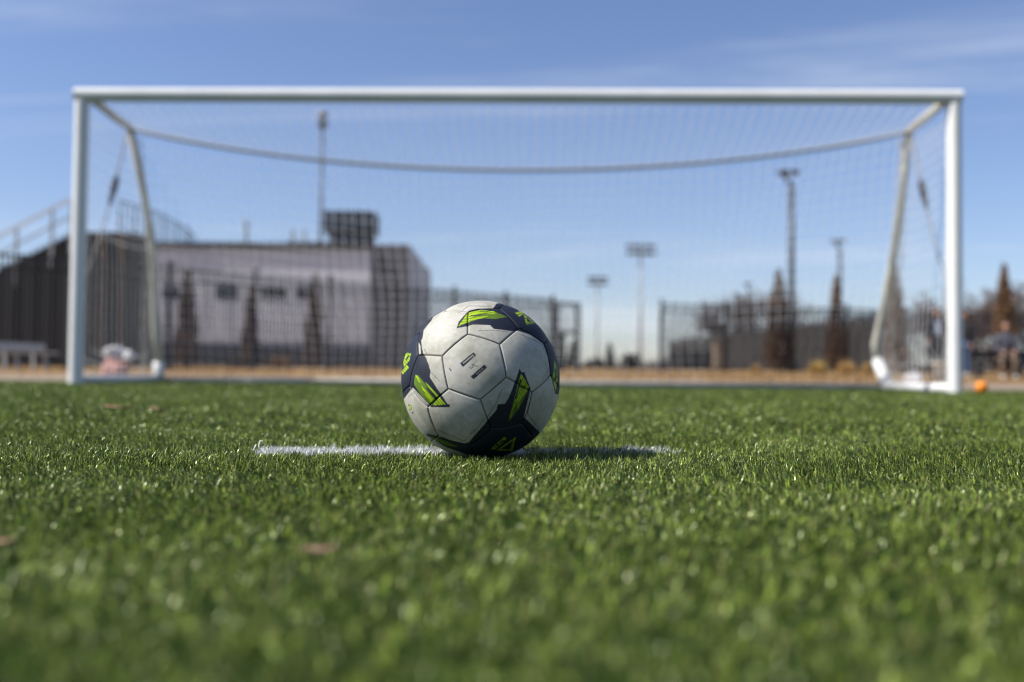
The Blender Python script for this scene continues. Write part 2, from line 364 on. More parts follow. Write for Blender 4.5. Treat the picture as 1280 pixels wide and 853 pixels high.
# small lettering, too blurred in the photograph to read: strokes of the same size
for k in range(7):
    a0 = 386 + k * 6.6; ART.append((NAVY, [(a0, 366 - k * 5.3), (a0 + 3.6, 363 - k * 5.3), (a0 + 6, 366 - k * 5.3), (a0 + 2.6, 369 - k * 5.3)]))
for k in range(5):
    a0 = 447 + k * 7; ART.append((BWHITE * .75, [(a0, 417 - k * 6.1), (a0 + 4, 413.5 - k * 6.1), (a0 + 7, 417 - k * 6.1), (a0 + 3, 420 - k * 6.1)]))
LINES = [  # printed hairlines: colour, width, points
 (GREY, 3.0, [(722,500),(698,612),(752,690)]), (GREY, 3.0, [(574,490),(541,566),(500,628)]), (GREY, 2.6, [(225,408),(270,452)]), (GREY, 2.6, [(456,208),(540,206),(600,214)]),
 (GREY, 3.0, [(194,296),(206,318)]), (GREY, 2.4, [(118,530),(150,502),(212,568)]), (GREY, 2.6, [(655,222),(760,268),(790,318)]), (GREY, 2.6, [(360,120),(410,88),(520,88)]),
 (GREY, 2.6, [(262,690),(388,744),(488,640)]),
 (GREY*.7, 2.4, [(412,385),(424,392),(432,372),(446,378)]), (GREY*.7, 2.4, [(432,372),(452,352)]), (GREY*.7, 2.4, [(436,378),(460,382)]), (GREY*.7, 2.2, [(420,378),(428,370),(436,376),(430,388),(420,386),(420,378)]),
 (NAVY*.4, 5.0, [(545,80),(600,140),(650,206)]), (NAVY*.5, 4.0, [(550,84),(655,190),(770,262)]), (NAVY*.4, 4.0, [(172,330),(150,410),(138,484)]), (NAVY*.4, 4, [(496,656),(690,640)]),
]
def inpoly(px_, py_, poly):
    r_ = np.zeros(len(px_), bool); n_ = len(poly)
    for i in range(n_):
        x1, y1 = poly[i]; x2, y2 = poly[i - 1]
        if y1 == y2: continue
        c = ((y1 > py_) != (y2 > py_)) & (px_ < (x2 - x1) * (py_ - y1) / (y2 - y1) + x1); r_ ^= c
    return r_
def paint(dirs):                                          # dirs: unit vectors from the ball centre -> print colour
    v2c = np.array((CP - BALL_C).normalized()); k = dirs @ v2c
    d = dirs.copy(); bk = k < 0.07; d[bk] = d[bk] - 2 * (k[bk] - 0.07)[:, None] * v2c   # far side repeats the near side
    p = d * BALL_R + np.array(BALL_C) - np.array(CP)
    z = p @ np.array(FWD); u = 640 + F * (p @ np.array(CR)) / z; v = 426.5 - F * (p @ np.array(CU)) / z
    cx = (u - 480) * 3.879; cy = (v - 360) * 3.879
    acc = np.zeros((len(d), 3))
    for ox, oy in ((-.8, -.4), (.4, -.8), (.8, .4), (-.4, .8)):
        X_, Yy = cx + ox, cy + oy
        wob = 1.2 * np.sin(Yy * .11) + 1.0 * np.sin(X_ * .13)
        c = np.tile(BWHITE, (len(d), 1))
        for colr, poly in ART: c[inpoly(X_, Yy, poly)] = colr
        # rough brush streaks inside the lime bands
        lm = (np.abs(c - LIME).sum(1) < .01)
        ac = np.where(Yy < 230, Yy + .12 * X_, np.where(X_ < 340, .72 * X_ - .66 * Yy, .90 * X_ + .44 * Yy))   # strokes follow each band
        al_ = np.where(Yy < 230, X_, np.where(X_ < 340, .66 * X_ + .72 * Yy, .9 * Yy - .44 * X_))
        st = np.sin(ac * .52 + .9 * np.sin(al_ * .03)) + .8 * np.sin(ac * 1.13 + .6 * np.sin(al_ * .05 + 2)) + .55 * np.sin(al_ * .045 + ac * .2)
        c[lm & (st > .70)] = OLIVE; c[lm & (st > 1.30)] = NAVY
        for colr, wd, pts in LINES:
            for (x1, y1), (x2, y2) in zip(pts, pts[1:]):
                t = np.clip(((X_ - x1) * (x2 - x1) + (Yy - y1) * (y2 - y1)) / ((x2 - x1) ** 2 + (y2 - y1) ** 2), 0, 1)
                c[np.hypot(X_ - x1 - t * (x2 - x1), Yy - y1 - t * (y2 - y1)) < wd / 2] = colr
        acc += c
    return acc / 4
ball = tag(empty('soccer_ball', (BALL_C.x, BALL_C.y, BALL_C.z - BALL_R)), 'scuffed white soccer ball with navy and lime markings on the short white line', 'ball')
v2c = (CP - BALL_C).normalized()
for kind, vs in polys:
    vs = [(BR @ v).normalized() for v in vs]; c = sum(vs, Vector()).normalized(); k = len(vs)
    res = 46 if c.dot(v2c) > -0.35 else 16
    V, T = [], []
    for i in range(k):                                    # fan of subdivided triangles
        a, b_ = vs[i], vs[(i + 1) % k]; o = len(V); idx = {}
        for p_ in range(res + 1):
            for q in range(p_ + 1):
                f = p_ / res; g_ = q / p_ if p_ else 0
                idx[p_, q] = o + len(idx); V.append(c * (1 - f) + (a * (1 - g_) + b_ * g_) * f)
        for p_ in range(res):
            for q in range(p_ + 1):
                T.append((idx[p_, q], idx[p_ + 1, q], idx[p_ + 1, q + 1]))
                if q < p_: T.append((idx[p_, q], idx[p_ + 1, q + 1], idx[p_, q + 1]))
    V = np.array([list(v) for v in V]); V /= np.linalg.norm(V, axis=1)[:, None]
    pn = np.array([list(vs[i].cross(vs[(i + 1) % k]).normalized()) for i in range(k)])
    dist = np.abs(V @ pn.T).min(1) * BALL_R                # distance to the nearest seam
    r_ = BALL_R * (1 + 0.0065 * (1 - np.exp(-(dist / 0.009) ** 2))) - 0.0016 * np.exp(-(dist / 0.0010) ** 2) - 0.0006
    # print colour darkens towards the seam gap
    colr = paint(V) * (1 - 0.70 * np.exp(-(dist / 0.0008) ** 2))[:, None]
    T = np.array(T); nn = np.cross(V[T[0, 1]] - V[T[0, 0]], V[T[0, 2]] - V[T[0, 0]])
    if nn @ np.array(c) < 0: T = T[:, ::-1]
    me = npmesh('panel', V * r_[:, None] + np.array([0, 0, BALL_R]), T.ravel(), np.full(len(T), 3), m_ball, colr, True)
    link('panel', me, ball)

# ------------------------------------------------------------------ goal
GX, GY, GYAW = -0.0104, 8.53, -0.0264
goal = tag(empty('football_goal', (GX, GY, 0), GYAW), 'full size white football goal with sagging net at the end of the turf', 'goal')
post_m = MB().tube([(0, 0, 0), (0, 0, 2.44)], 0.06, 24).mesh('post', m_white, True)
for sx in (-1, 1): link('post', post_m, goal, loc=(3.72 * sx, 0, 0))
MB().tube([(-3.78, 0, 2.50), (3.78, 0, 2.50)], 0.06, 24).build('crossbar', m_white, goal, True)
for ob in goal.children: ob.data.set_sharp_from_angle(angle=R_(40))
STAY = {-1: [(-3.70, .97, 2.44), (-3.70, 1.30, 1.95), (-3.70, 1.52, 1.55), (-3.70, 1.66, 1.05), (-3.71, 1.76, .55), (-3.71, 1.86, .22), (-3.71, 1.88, .03)],
        1: [(3.70, 1.0, 2.44), (3.70, 1.15, 1.9), (3.70, 1.38, 1.35), (3.69, 1.62, .88), (3.68, 1.86, .48), (3.70, 1.86, .30), (3.72, 1.62, .03)]}
for sx in (-1, 1):
    pts = STAY[sx]
    MB().tube([(3.68 * sx, .05, 2.49), (3.70 * sx, .5, 2.475), (pts[0][0], pts[0][1], 2.45)], .036, 12).build('top_arm', m_stay, goal, True)
    MB().tube(pts[:6], [.036, .036, .037, .038, .042, .048], 12).build('back_stay', m_stay, goal, True)
    MB().tube([pts[5], tuple((Vector(pts[5]) + Vector(pts[6])) / 2), pts[6]], .058, 12).build('stay_foot', m_white, goal, True)
    MB().tube([(3.72 * sx, .06, .045), (3.72 * sx, pts[6][1], .045)], .038, 12).build('ground_bar', m_white, goal, True)
MB().tube([(-3.70, 1.9, .035), (3.70, 1.66, .035)], .03, 12).build('back_bar', m_stay, goal, True)
def ropez(x): return 2.45 - 0.40 * (1 - (x / 3.70) ** 2) ** 0.9
def ropey(x): return 0.985 - 0.06 * (1 - (x / 3.7) ** 2)
xs = np.linspace(-3.7, 3.7, 60)
MB().tube([(x_, ropey(x_), ropez(x_)) for x_ in xs], .017, 8).build('net_rope', m_rope, goal, True)
for sx in (-1, 1):   # rope with a dark strap that ties the side net forward
    a = Vector((3.70 * sx, .92, 2.42)); c = Vector((3.71 * sx, .06, .85)); pts = []
    for t in np.linspace(0, 1, 9):
        p_ = a.lerp(c, t); p_.z -= .12 * math.sin(math.pi * t); pts.append(p_)
    r = MB().tube(pts, .008, 6).build('tie_rope', m_rope, goal, True)
    q0, q1 = pts[2], pts[3]
    MB().tube([q0, q0.lerp(q1, .3), q0.lerp(q1, .8), q1 + (q1 - q0) * .4], [.012, .035, .03, .012], 8).build('strap', m_strap, r, True)
# net: square mesh of thin cord, one joined part
m_net = attr_mat('net_cord', 0.8, 0.2, trans=0.45)
NV, NL, NC = [], [], []
def cord(pts, r=0.0023, colr=None):
    pts = np.array(pts, float); k = len(pts)
    t = np.gradient(pts, axis=0); t /= np.linalg.norm(t, axis=1)[:, None] + 1e-9
    ref = np.array([0.3, 0.5, 0.8]); x_ = np.cross(t, ref); x_ /= np.linalg.norm(x_, axis=1)[:, None]; y_ = np.cross(t, x_)
    o = sum(len(a) for a in NV)
    ring = [pts + (x_ * math.cos(a) + y_ * math.sin(a)) * r for a in (0, 1.571, 3.142, 4.712)]
    v = np.stack(ring, 1).reshape(-1, 3); NV.append(v)
    i = np.arange(k - 1)[:, None] * 4 + o
    NL.append(np.concatenate([i + np.array([[j, (j + 1) % 4, 4 + (j + 1) % 4, 4 + j]]) for j in range(4)], 1).reshape(-1))
    base = np.tile([0.93, 0.93, 0.93], (k, 1)) if colr is None else colr
    NC.append(np.repeat(base, 4, 0))
def lerp(a, b_, t): return a + (b_ - a) * t
def toppt(x_, s):
    return np.array([x_, lerp(0.05, ropey(x_), s), lerp(2.45, ropez(x_), s) - 0.05 * math.sin(math.pi * s)])
def backpt(x_, t):
    yb = 1.88 - .24 * (x_ + 3.7) / 7.4; edge = (1 - (x_ / 3.7) ** 2)
    y0, z0 = ropey(x_), ropez(x_); belly = 0.16 * math.sin(math.pi * t) * (1 - 0.3 * edge)
    return np.array([x_ + 0.02 * math.sin(9 * t + x_ * 3), lerp(y0, yb, t ** 0.85) + belly * .5, lerp(z0, 0.03, t) - 0.03 * math.sin(math.pi * t)])
STI = {s: np.array(STAY[s]) for s in STAY}
def sidept(sx, s, t):
    z = lerp(2.40, 0.06, t); ps = STI[sx]; yb = np.interp(z, ps[::-1, 2], ps[::-1, 1])
    sag = 0.075 * math.sin(math.pi * s) * (0.4 + t)
    return np.array([sx * (3.71 - .03 * math.sin(math.pi * s) * math.sin(3 * t)), .05 + (yb - .05) * s, max(z - sag, .03)])
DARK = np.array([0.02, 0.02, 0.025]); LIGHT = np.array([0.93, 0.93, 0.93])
for x_ in np.arange(-3.65, 3.66, 0.104):
    cord([toppt(x_, s) for s in np.linspace(0, 1, 6)], 0.0031)
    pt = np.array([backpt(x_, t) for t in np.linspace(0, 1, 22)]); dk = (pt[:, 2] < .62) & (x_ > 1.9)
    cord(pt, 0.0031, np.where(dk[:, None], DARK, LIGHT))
for s in np.linspace(.1, .95, 9): cord([toppt(x_, s) for x_ in np.linspace(-3.68, 3.68, 60)])
for t in np.linspace(.045, .97, 21):
    pt = np.array([backpt(x_, t) for x_ in np.linspace(-3.68, 3.68, 70)])
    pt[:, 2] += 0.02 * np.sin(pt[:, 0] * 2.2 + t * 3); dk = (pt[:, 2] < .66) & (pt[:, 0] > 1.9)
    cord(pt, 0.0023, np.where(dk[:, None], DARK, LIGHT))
for sx in (-1, 1):
    for t in np.linspace(.04, .97, 22):
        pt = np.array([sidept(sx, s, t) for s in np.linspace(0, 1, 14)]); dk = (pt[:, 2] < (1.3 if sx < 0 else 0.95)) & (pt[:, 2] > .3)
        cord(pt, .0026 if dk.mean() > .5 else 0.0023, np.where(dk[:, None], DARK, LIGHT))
    for s in np.linspace(.06, .95, 15):
        pt = np.array([sidept(sx, s, t) for t in np.linspace(0, 1, 22)]); cord(pt)
for sx in (-1, 1):                                        # slack net gathered into hanging folds beside the stay
    for k in range(6):
        ph1, ph2 = rng.uniform(0, 6, 2); a_ = rng.normal(0, .035, 2)
        pt = []
        for t in np.linspace(0, 1, 24):
            z = lerp(2.36, .05, t); yb = np.interp(z, STI[sx][::-1, 2], STI[sx][::-1, 1])
            pt.append((sx * (3.62 - .03 * math.sin(5 * t + ph1) + a_[0] * t), yb * (.92 - .30 * t) + .04 * math.sin(7 * t + ph2) + a_[1] * (.3 + t), z))
        cord(pt, .0022, np.tile([.62, .60, .55], (len(pt), 1)))
NV = np.concatenate(NV); NL = np.concatenate(NL); NC = np.concatenate(NC)
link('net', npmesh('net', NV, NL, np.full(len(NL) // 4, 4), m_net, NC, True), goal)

# ------------------------------------------------------------------ fences
def fence_run(name, A, B, height, label, spacing=0.105, post_every=2.4, mid=None, group=None, gate=None):
    """black steel picket fence from A to B: posts, rails, and every picket a part"""
    A, B = Vector(A), Vector(B); d = B - A; Ln = math.hypot(d.x, d.y); rz = math.atan2(d.y, d.x)
    root = tag(empty(name, A, rz), label, 'fence', group)
    sl = d.z / Ln
    np_ = max(1, round(Ln / post_every))
    pm = MB().box((0, 0, height / 2 + .04), (.09, .09, height + .08)).box((0, 0, height + .095), (.115, .115, .03)).mesh('post', m_black)
    for i in range(np_ + 1): t = Ln * i / np_; link('post', pm, root, loc=(t, 0, sl * t))
    for z in (height - .06, height - .30, .15):
        MB().bar((.05, 0, z), (Ln - .05, 0, z + d.z), .04, .045).build('rail', m_black, root)
    n_ = int(Ln / spacing); km = MB().box((0, 0, height / 2 + .02), (.032, .026, height - .08)).add([(-.011, -.011, height - .02), (.011, -.011, height - .02), (.011, .011, height - .02), (-.011, .011, height - .02), (0, 0, height + .03)], [(0, 1, 4), (1, 2, 4), (2, 3, 4), (3, 0, 4)]).mesh('picket', m_black)
    for i in range(1, n_):
        t = i * Ln / n_
        if min(abs(t - Ln * j / np_) for j in range(np_ + 1)) > .055: link('picket', km, root, loc=(t, 0, sl * t))
    return root
fl0, fl1 = GP(-60, 19.9), GP(690, 33.6)
fence_run('picket_fence', fl0, fl1, 2.42, 'long black steel picket fence running from the bleachers to the gate')
g0, g1 = GP(694, 33.9), GP(722, 34.6)
gt = tag(empty('gateway', g0, math.atan2(g1.y - g0.y, g1.x - g0.x)), 'black picket gateway with an open lower half at the fence end', 'gate')
gl = (g1 - g0).length; ghz = 2.36
for t in (.06, gl): MB().box((t, 0, ghz / 2), (.13, .13, ghz)).build('post', m_black, gt, bevel=.006)
for z in (ghz - .08, ghz - 1.06): MB().bar((.13, 0, z), (gl - .07, 0, z), .06, .13).build('rail', m_black, gt)
km = MB().box((0, 0, ghz - .57), (.022, .022, .84)).mesh('picket', m_black)
for i in range(1, 8): link('picket', km, gt, loc=(.06 + i * (gl - .06) / 8, 0, 0))
MB().box((.34, 0, .65), (.2, .08, 1.3)).build('kick_post', m_black, gt)
fence_run('picket_fence', GP(826, 34.8), GP(1330, 40.0), 2.40, 'black steel picket fence starting right of the open gap and running behind the right post')

# windscreen fence in the right background
m_screen = mat('windscreen_mesh', (0.05, 0.047, 0.045), 0.9, 0.3, 0.6)
wa, wb = GP(838, 92), GP(1135, 47)
ws = tag(empty('windscreen_fence', wa, math.atan2(wb.y - wa.y, wb.x - wa.x)), 'dark windscreen covered chain link fence rising toward the right goal post', 'fence')
wl = math.hypot(wb.x - wa.x, wb.y - wa.y); nseg = 12
sm = MB().box((wl / nseg / 2, 0, 1.45), (wl / nseg - .10, .03, 2.75)).mesh('screen_panel', m_screen)
sp = MB().tube([(0, 0, 0), (0, 0, 3.0)], .05, 8).mesh('post', m_pole)
for i in range(nseg + 1):
    link('post', sp, ws, loc=(wl * i / nseg, 0, 0))
    if i < nseg: link('screen_panel', sm, ws, loc=(wl * i / nseg, 0, 0))
MB().tube([(0, 0, 2.92), (wl, 0, 2.92)], .04, 8).build('top_rail', m_pole, ws)

# ------------------------------------------------------------------ field house
m_panel = mat('lavender_grey_panel', (0.55, 0.555, 0.61), 0.7, 0.08, 1.2)
m_dark = mat('dark_brick', (0.13, 0.13, 0.145), 0.8, 0.35, 5)
m_glass = mat('dark_window', (0.03, 0.035, 0.045), 0.15)
m_trim = mat('dark_trim', (0.04, 0.042, 0.05), 0.6, 0.2, 3)
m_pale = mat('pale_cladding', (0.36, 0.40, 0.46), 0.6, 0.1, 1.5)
BY = 46.0; bx1 = P(510, 400, BY).x; bxm = P(463, 400, BY).x; bx0 = P(120, 400, BY).x
gz = GZ(BY); H = HT(463, 306, BY)
house = tag(empty('field_house', (bx1, BY, gz)), 'low lavender grey field house with a dark corner tower behind the left fence', 'building')
wt = bx1 - bxm; wL = bx1 - bx0
MB().box((-(wt + wL) / 2, 6, H / 2 - .1), (wL - wt, 12, H - .2)).build('wall', m_panel, house)
# facade cladding: upright panels, proud of the wall
npan = 20; pw = (wL - wt - .02) / npan
pm = MB().box((pw / 2, -.03, H / 2 + .38), (pw - .03, .06, H - 1.5)).mesh('wall_panel', m_panel)
for i in range(npan): link('wall_panel', pm, house, loc=(-wL + i * pw, 0, 0))
MB().box((-(wt + wL) / 2, -.05, .47), (wL - wt - .01, .1, .94)).build('plinth', m_trim, house)
MB().box((-(wt + wL) / 2 , 5.9, H - .09), (wL - wt - .01, 12.3, .22)).build('roof_edge', m_trim, house)
MB().box((-wt / 2, 6, H / 2), (wt, 11.98, H + .06)).build('corner_tower', m_dark, house)
bh = .32   # courses of dark block on the tower front
nr = int((H - .1) / bh)
bm_ = MB().box((0, -.012, bh / 2), (.55, .03, bh - .03)).mesh('block', m_dark)
for r in range(nr):
    for c in range(3):
        xx = -wt + .30 + c * .58 + (0 if r % 2 else -.0)
        if xx < -.25: link('block', bm_, house, loc=(xx, 0, .03 + r * bh))
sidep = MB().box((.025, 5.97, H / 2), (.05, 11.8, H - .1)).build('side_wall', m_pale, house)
for k in range(3): MB().box((.06, 3 + 3.2 * k, 1.1), (.04, 1.1, 2.2)).build('door', m_dark, house)
for u0, u1 in ((205, 224), (270, 296), (325, 356), (369, 398)):
    xa, xb = P(u0, 365, BY).x - bx1, P(u1, 365, BY).x - bx1; zt = P(u0, 357, BY).z - gz; zb_ = P(u0, 373, BY).z - gz
    wn = MB().box(((xa + xb) / 2, -.07, (zt + zb_) / 2), (xb - xa, .05, zt - zb_)).build('window', m_pole, house)
    MB().box(((xa + xb) / 2, -.085, (zt + zb_) / 2), (xb - xa - .12, .04, zt - zb_ - .12)).build('pane', m_glass, wn)
# rooftop plant: wide louvred box on a narrower base
ux = P(438, 280, BY + 3).x - bx1; uw = 2.45; z0 = H; zb1 = P(438, 291, BY + 3).z - gz; zt1 = P(438, 266, BY + 3).z - gz
ru = MB().box((ux, 3.6, (z0 + zb1) / 2), (2.05, 1.6, zb1 - z0 + .1)).build('roof_unit', m_dark, house)
MB().box((ux, 3.5, (zb1 + zt1) / 2), (uw, 2.0, zt1 - zb1)).build('louvre_box', m_black, ru)
for k in range(3): MB().box((ux + (k - 1) * .82, 2.46, (zb1 + zt1) / 2), (.7, .08, (zt1 - zb1) * .72)).build('louvre', m_pole, ru)
for k, (u, v) in enumerate(((308, 276), (380, 288), (366, 288))):
    q = P(u, v, BY + 2)
    MB().tube([(q.x - bx1, 2, H), (q.x - bx1, 2, q.z - gz)], .09, 8).build('vent_pipe', m_galv, house)
q0 = P(356, 300, BY + 1).x - bx1; MB().box((q0 + .9, 1.6, H + .12), (1.8, 1.2, .24)).build('roof_hatch', m_dark, house)
# roof railing, taller at the left
rr = MB()
tops = [(150, 250), (172, 258), (194, 265), (212, 273), (230, 284), (243, 294)]
pp = [P(u, v, BY + .3) for u, v in tops]
rail = MB()
for a, c in zip(pp, pp[1:]): rail.bar((a.x - bx1, .3, a.z - gz), (c.x - bx1, .3, c.z - gz), .06, .06)
rl = rail.build('roof_railing', m_pole, house)
for k in range(18):
    t = k / 17 * 5; i = min(int(t), 4); a = pp[i].lerp(pp[i + 1], t - i)
    MB().box((a.x - bx1, .3, (H + .025 + a.z - gz) / 2), (.07 if k % 3 == 0 else .035, .05, a.z - gz - H - .03)).build('baluster', m_pole, rl)

# ------------------------------------------------------------------ bleachers at the left edge
m_bdark = mat('dark_bleacher_cladding', (0.028, 0.027, 0.028), 0.8, 0.3, 1.0)
m_brown = mat('brown_column', (0.10, 0.065, 0.05), 0.8, 0.3, 2.0)
m_rail = mat('pale_handrail', (0.55, 0.57, 0.60), 0.45, 0.1, 3)
SY = 31.0; sgz = GZ(SY); sx1 = P(166, 400, SY).x; sxt = P(86, 400, SY).x; sx0 = P(-190, 400, SY).x
st = tag(empty('bleachers', (sx1, SY, sgz)), 'dark sided bleachers with stepped rows and pale sloping handrail at far left', 'bleachers')
zt = HT(120, 290, SY); xt = sxt - sx1; xL = sx0 - sx1; slope = (HT(0, 337, SY) - HT(85, 295, SY)) / (P(0, 400, SY).x - P(85, 400, SY).x)
MB().box((xt / 2, .9, zt / 2), (-xt, 1.8, zt)).build('rear_wall', m_bdark, st)
nst = 34; dx = (xt - xL) / nst
for k in range(nst):
    x1_ = xt - dx * k; h_ = zt - .12 + slope * (-dx * (k + .5))
    MB().box((x1_ - dx / 2, .9, h_ / 2), (dx, 1.8 - .004 * (k + 1), h_)).build('row', m_bdark, st)
    MB().box((x1_ - dx / 2 - .05, .9, h_ + .05), (dx * .55, 1.9, .05)).build('bench_seat', m_alu, st)
ncl = 26; clad = MB().box((0, -.03, 0), (.10, .06, 1)).mesh('cladding_rib', m_bdark)
for k in range(ncl * 2):
    xx = -.12 - k * .22
    if xx < xL: break
    hh = zt if xx > xt else max(.3, zt - .25 + slope * (xx - xt))
    o = link('cladding_rib', clad, st, loc=(xx, 0, hh / 2)); o.scale.z = hh - .02
for u in (128, 152): MB().box((P(u, 400, SY).x - sx1, -.10, zt / 2 - .05), (.16, .08, zt - .1)).build('column', m_brown, st)
r0 = (xt - .05, -.05, HT(88, 250, SY)); r1 = (xL, -.05, r0[2] + slope * 1.06 * (xL - xt))
hr = MB().bar(r0, r1, .06, .085).build('handrail', m_rail, st)
MB().bar((r0[0], -.05, r0[2] - .55), (r1[0], -.05, r1[2] - .55), .05, .05).build('mid_rail', m_galv, hr)
for u in (20, 64, 88, -30, -80):
    xx = P(u, 400, SY).x - sx1 - .02; zz_ = r0[2] + (r1[2] - r0[2]) * (xx - r0[0]) / (r1[0] - r0[0])
    MB().box((xx, -.05, zz_ - .95), (.085, .05, 1.75)).build('rail_post', m_galv, hr)

# ------------------------------------------------------------------ lights and poles
def flood(u, vt, Y, hw, label, group='stadium floodlights beyond the fence'):
    g = GP(u, Y); h_ = HT(u, vt, Y); r = tag(empty('stadium_light', g), label, 'floodlight', group)
    MB().tube([(0, 0, 0), (0, 0, h_ * .55), (0, 0, h_ - .2)], [.24, .19, .12], 10).build('pole', m_galv, r, True)
    W = hw * 2 * Y / F
    for k in (0, 1): MB().box((0, 0, h_ - .15 - k * .85), (W * (.92 if k else 1), .16, .12)).build('crossarm', m_pole, r)
    lm = MB().lathe([(.10, 0), (.24, .12), (.30, .34), (.28, .36)], 10).mesh('lamp', m_pole)
    for k in range(2):
        for i in range(7):
            o = link('lamp', lm, r, loc=((i - 3) * W * .92 / 6.6, -.22, h_ - .02 - k * .85)); o.rotation_euler = (R_(115), 0, 0)
flood(800, 307, 122, 19, 'taller of two distant stadium lights with a wide double row of lamps')
flood(746, 347, 160, 13, 'shorter of two distant stadium lights with a wide double row of lamps')
g = GP(398, 62); h_ = HT(398, 140, 62)
r = tag(empty('stadium_light', g), 'tall thin light pole rising above the field house roof', 'floodlight')
MB().tube([(0, 0, 0), (0, 0, h_ - 1)], [.13, .09], 10).build('pole', m_pole, r, True)
for k in range(2): MB().lathe([(.05, -.30), (.24, -.20), (.34, 0), (.30, .17), (.12, .28)], 14, (0, .1 - .2 * k, h_ - .80 + .55 * k)).build('lamp', m_galv if k else m_pole, r, True)
MB().box((0, 0, h_ - .5), (.12, .9, .9)).build('bracket', m_pole, r)
def lamp_post(u, vt, Y, label, tw=.13, dx=-1):
    g = GP(u, Y); h_ = HT(u, vt, Y); r = tag(empty('lamp_post', g), label, 'lamp post', 'lamp posts beyond the fence')
    MB().lathe([(tw * 1.9, 0), (tw * 1.9, .5), (tw * 1.2, .56)], 12).build('base', m_pole, r, True)
    MB().tube([(0, 0, .5), (0, 0, h_ - .55)], [tw * 1.15, tw * .95], 12).build('pole', m_pole, r, True)
    MB().tube([(0, 0, h_ - .6), (dx * .18, 0, h_ - .3), (dx * .45, 0, h_ - .08)], [tw * .8, tw * .6, tw * .5], 8).build('arm', m_pole, r, True)
    MB().box((dx * .12, 0, h_ - .06), (.86, .36, .16)).build('lamp_head', m_pole, r, bevel=.04)
lamp_post(989, 214, 40, 'tallest dark lamp post with an angled head right of centre')
lamp_post(1050, 300, 62, 'mid sized distant lamp post beside a brown conical tree', .12)
lamp_post(936, 354, 96, 'smallest far lamp post rising from the bare trees', .13)
# pale bollard-like pillar behind the right fence
g = GP(897, 44); pz = HT(897, 428, 44)
pl = tag(empty('stone_pillar', g), 'pale tan pillar standing behind the right picket fence', 'pillar')
m_tan = mat('tan_concrete', (0.30, 0.24, 0.18), 0.85, 0.2, 3)
MB().box((0, 0, pz / 2), (.34, .34, pz)).build('shaft', m_tan, pl, bevel=.02); MB().box((0, 0, pz + .04), (.44, .44, .08)).build('cap', m_tan, pl, bevel=.01)

# ------------------------------------------------------------------ conical trees, bare trees, grasses
m_leafb = attr_mat('browned_foliage', 0.8, 0.2)
m_bark = mat('bark', (0.07, 0.05, 0.04), 0.9, 0.4, 12)
m_twig = mat('twig_bark', (0.15, 0.115, 0.105), 0.9, 0.4, 12)
def conifer_crown(h_, wdt, n_, tint):
    t = rng.beta(1.15, 1.6, n_); ang = rng.uniform(0, 2 * np.pi, n_)
    prof = np.where(t < .12, .75 + t * 2.1, 1.0) * (1 - t) ** .72
    rad = wdt / 2 * prof * (0.55 + .45 * np.sqrt(rng.uniform(0, 1, n_))) * (1 + .22 * np.sin(ang * 3 + t * 17 + rng.uniform(0, 6)) + .16 * np.sin(ang * 5 - t * 41 + rng.uniform(0, 6)))
    c = np.c_[np.cos(ang) * rad, np.sin(ang) * rad, h_ * (.04 + .96 * t)]
    s = rng.uniform(.5, 1.3, n_) * (.055 + .03 * h_ / 3)
    up = np.c_[np.cos(ang) * .45, np.sin(ang) * .45, np.ones(n_)] + rng.normal(0, .35, (n_, 3)); up /= np.linalg.norm(up, axis=1)[:, None]
    sd_ = np.cross(up, rng.normal(0, 1, (n_, 3))); sd_ /= np.linalg.norm(sd_, axis=1)[:, None]
    v = np.stack([c - sd_ * (s * .4)[:, None], c + sd_ * (s * .4)[:, None], c + up * (s * 1.7)[:, None]], 1).reshape(-1, 3)
    g_ = rng.uniform(0, 1, n_)[:, None]; colr = (1 - g_) * np.array([tint]) * .55 + g_ * np.array([tint]) * 1.35
    return npmesh('crown', v, np.arange(n_ * 3), np.full(n_, 3), m_leafb, np.repeat(colr, 3, 0))
def conifer(u, vt, wpx, Y, label, tint=(.165, .100, .058), n_=2600):
    g = GP(u, Y); h_ = HT(u, vt, Y); r = tag(empty('conical_tree', g), label, 'tree', 'conical trees along the fence')
    MB().tube([(0, 0, -.05), (0, 0, h_ * .5), (0.01, 0, h_ * .9)], [.07, .045, .012], 8).build('trunk', m_bark, r, True)
    link('crown', conifer_crown(h_, wpx * Y / F, n_, tint), r)
conifer(232, 338, 27, 27, 'browned conical tree nearest the bleachers, left of a fence post')
conifer(312, 358, 21, 41, 'smaller browned conical tree in front of the building, middle of three')
conifer(392, 343, 27, 35, 'browned conical tree nearest the dark corner tower')
conifer(973, 336, 34, 37, 'tall browned conical tree just left of the tallest lamp post')
conifer(1045, 344, 26, 44, 'browned conical tree between lamp post and right goal frame')
conifer(1120, 335, 28, 36, 'browned conical tree seen through the right side net')
conifer(1256, 330, 29, 34, 'browned conical tree behind the seated person at far right')
conifer(762, 428, 15, 62, 'small dark conical tree in the gap between the fences', (.035, .04, .03), 1200)
conifer(716, 424, 16, 52, 'small dark conical tree right behind the gateway', (.04, .04, .03), 1200)
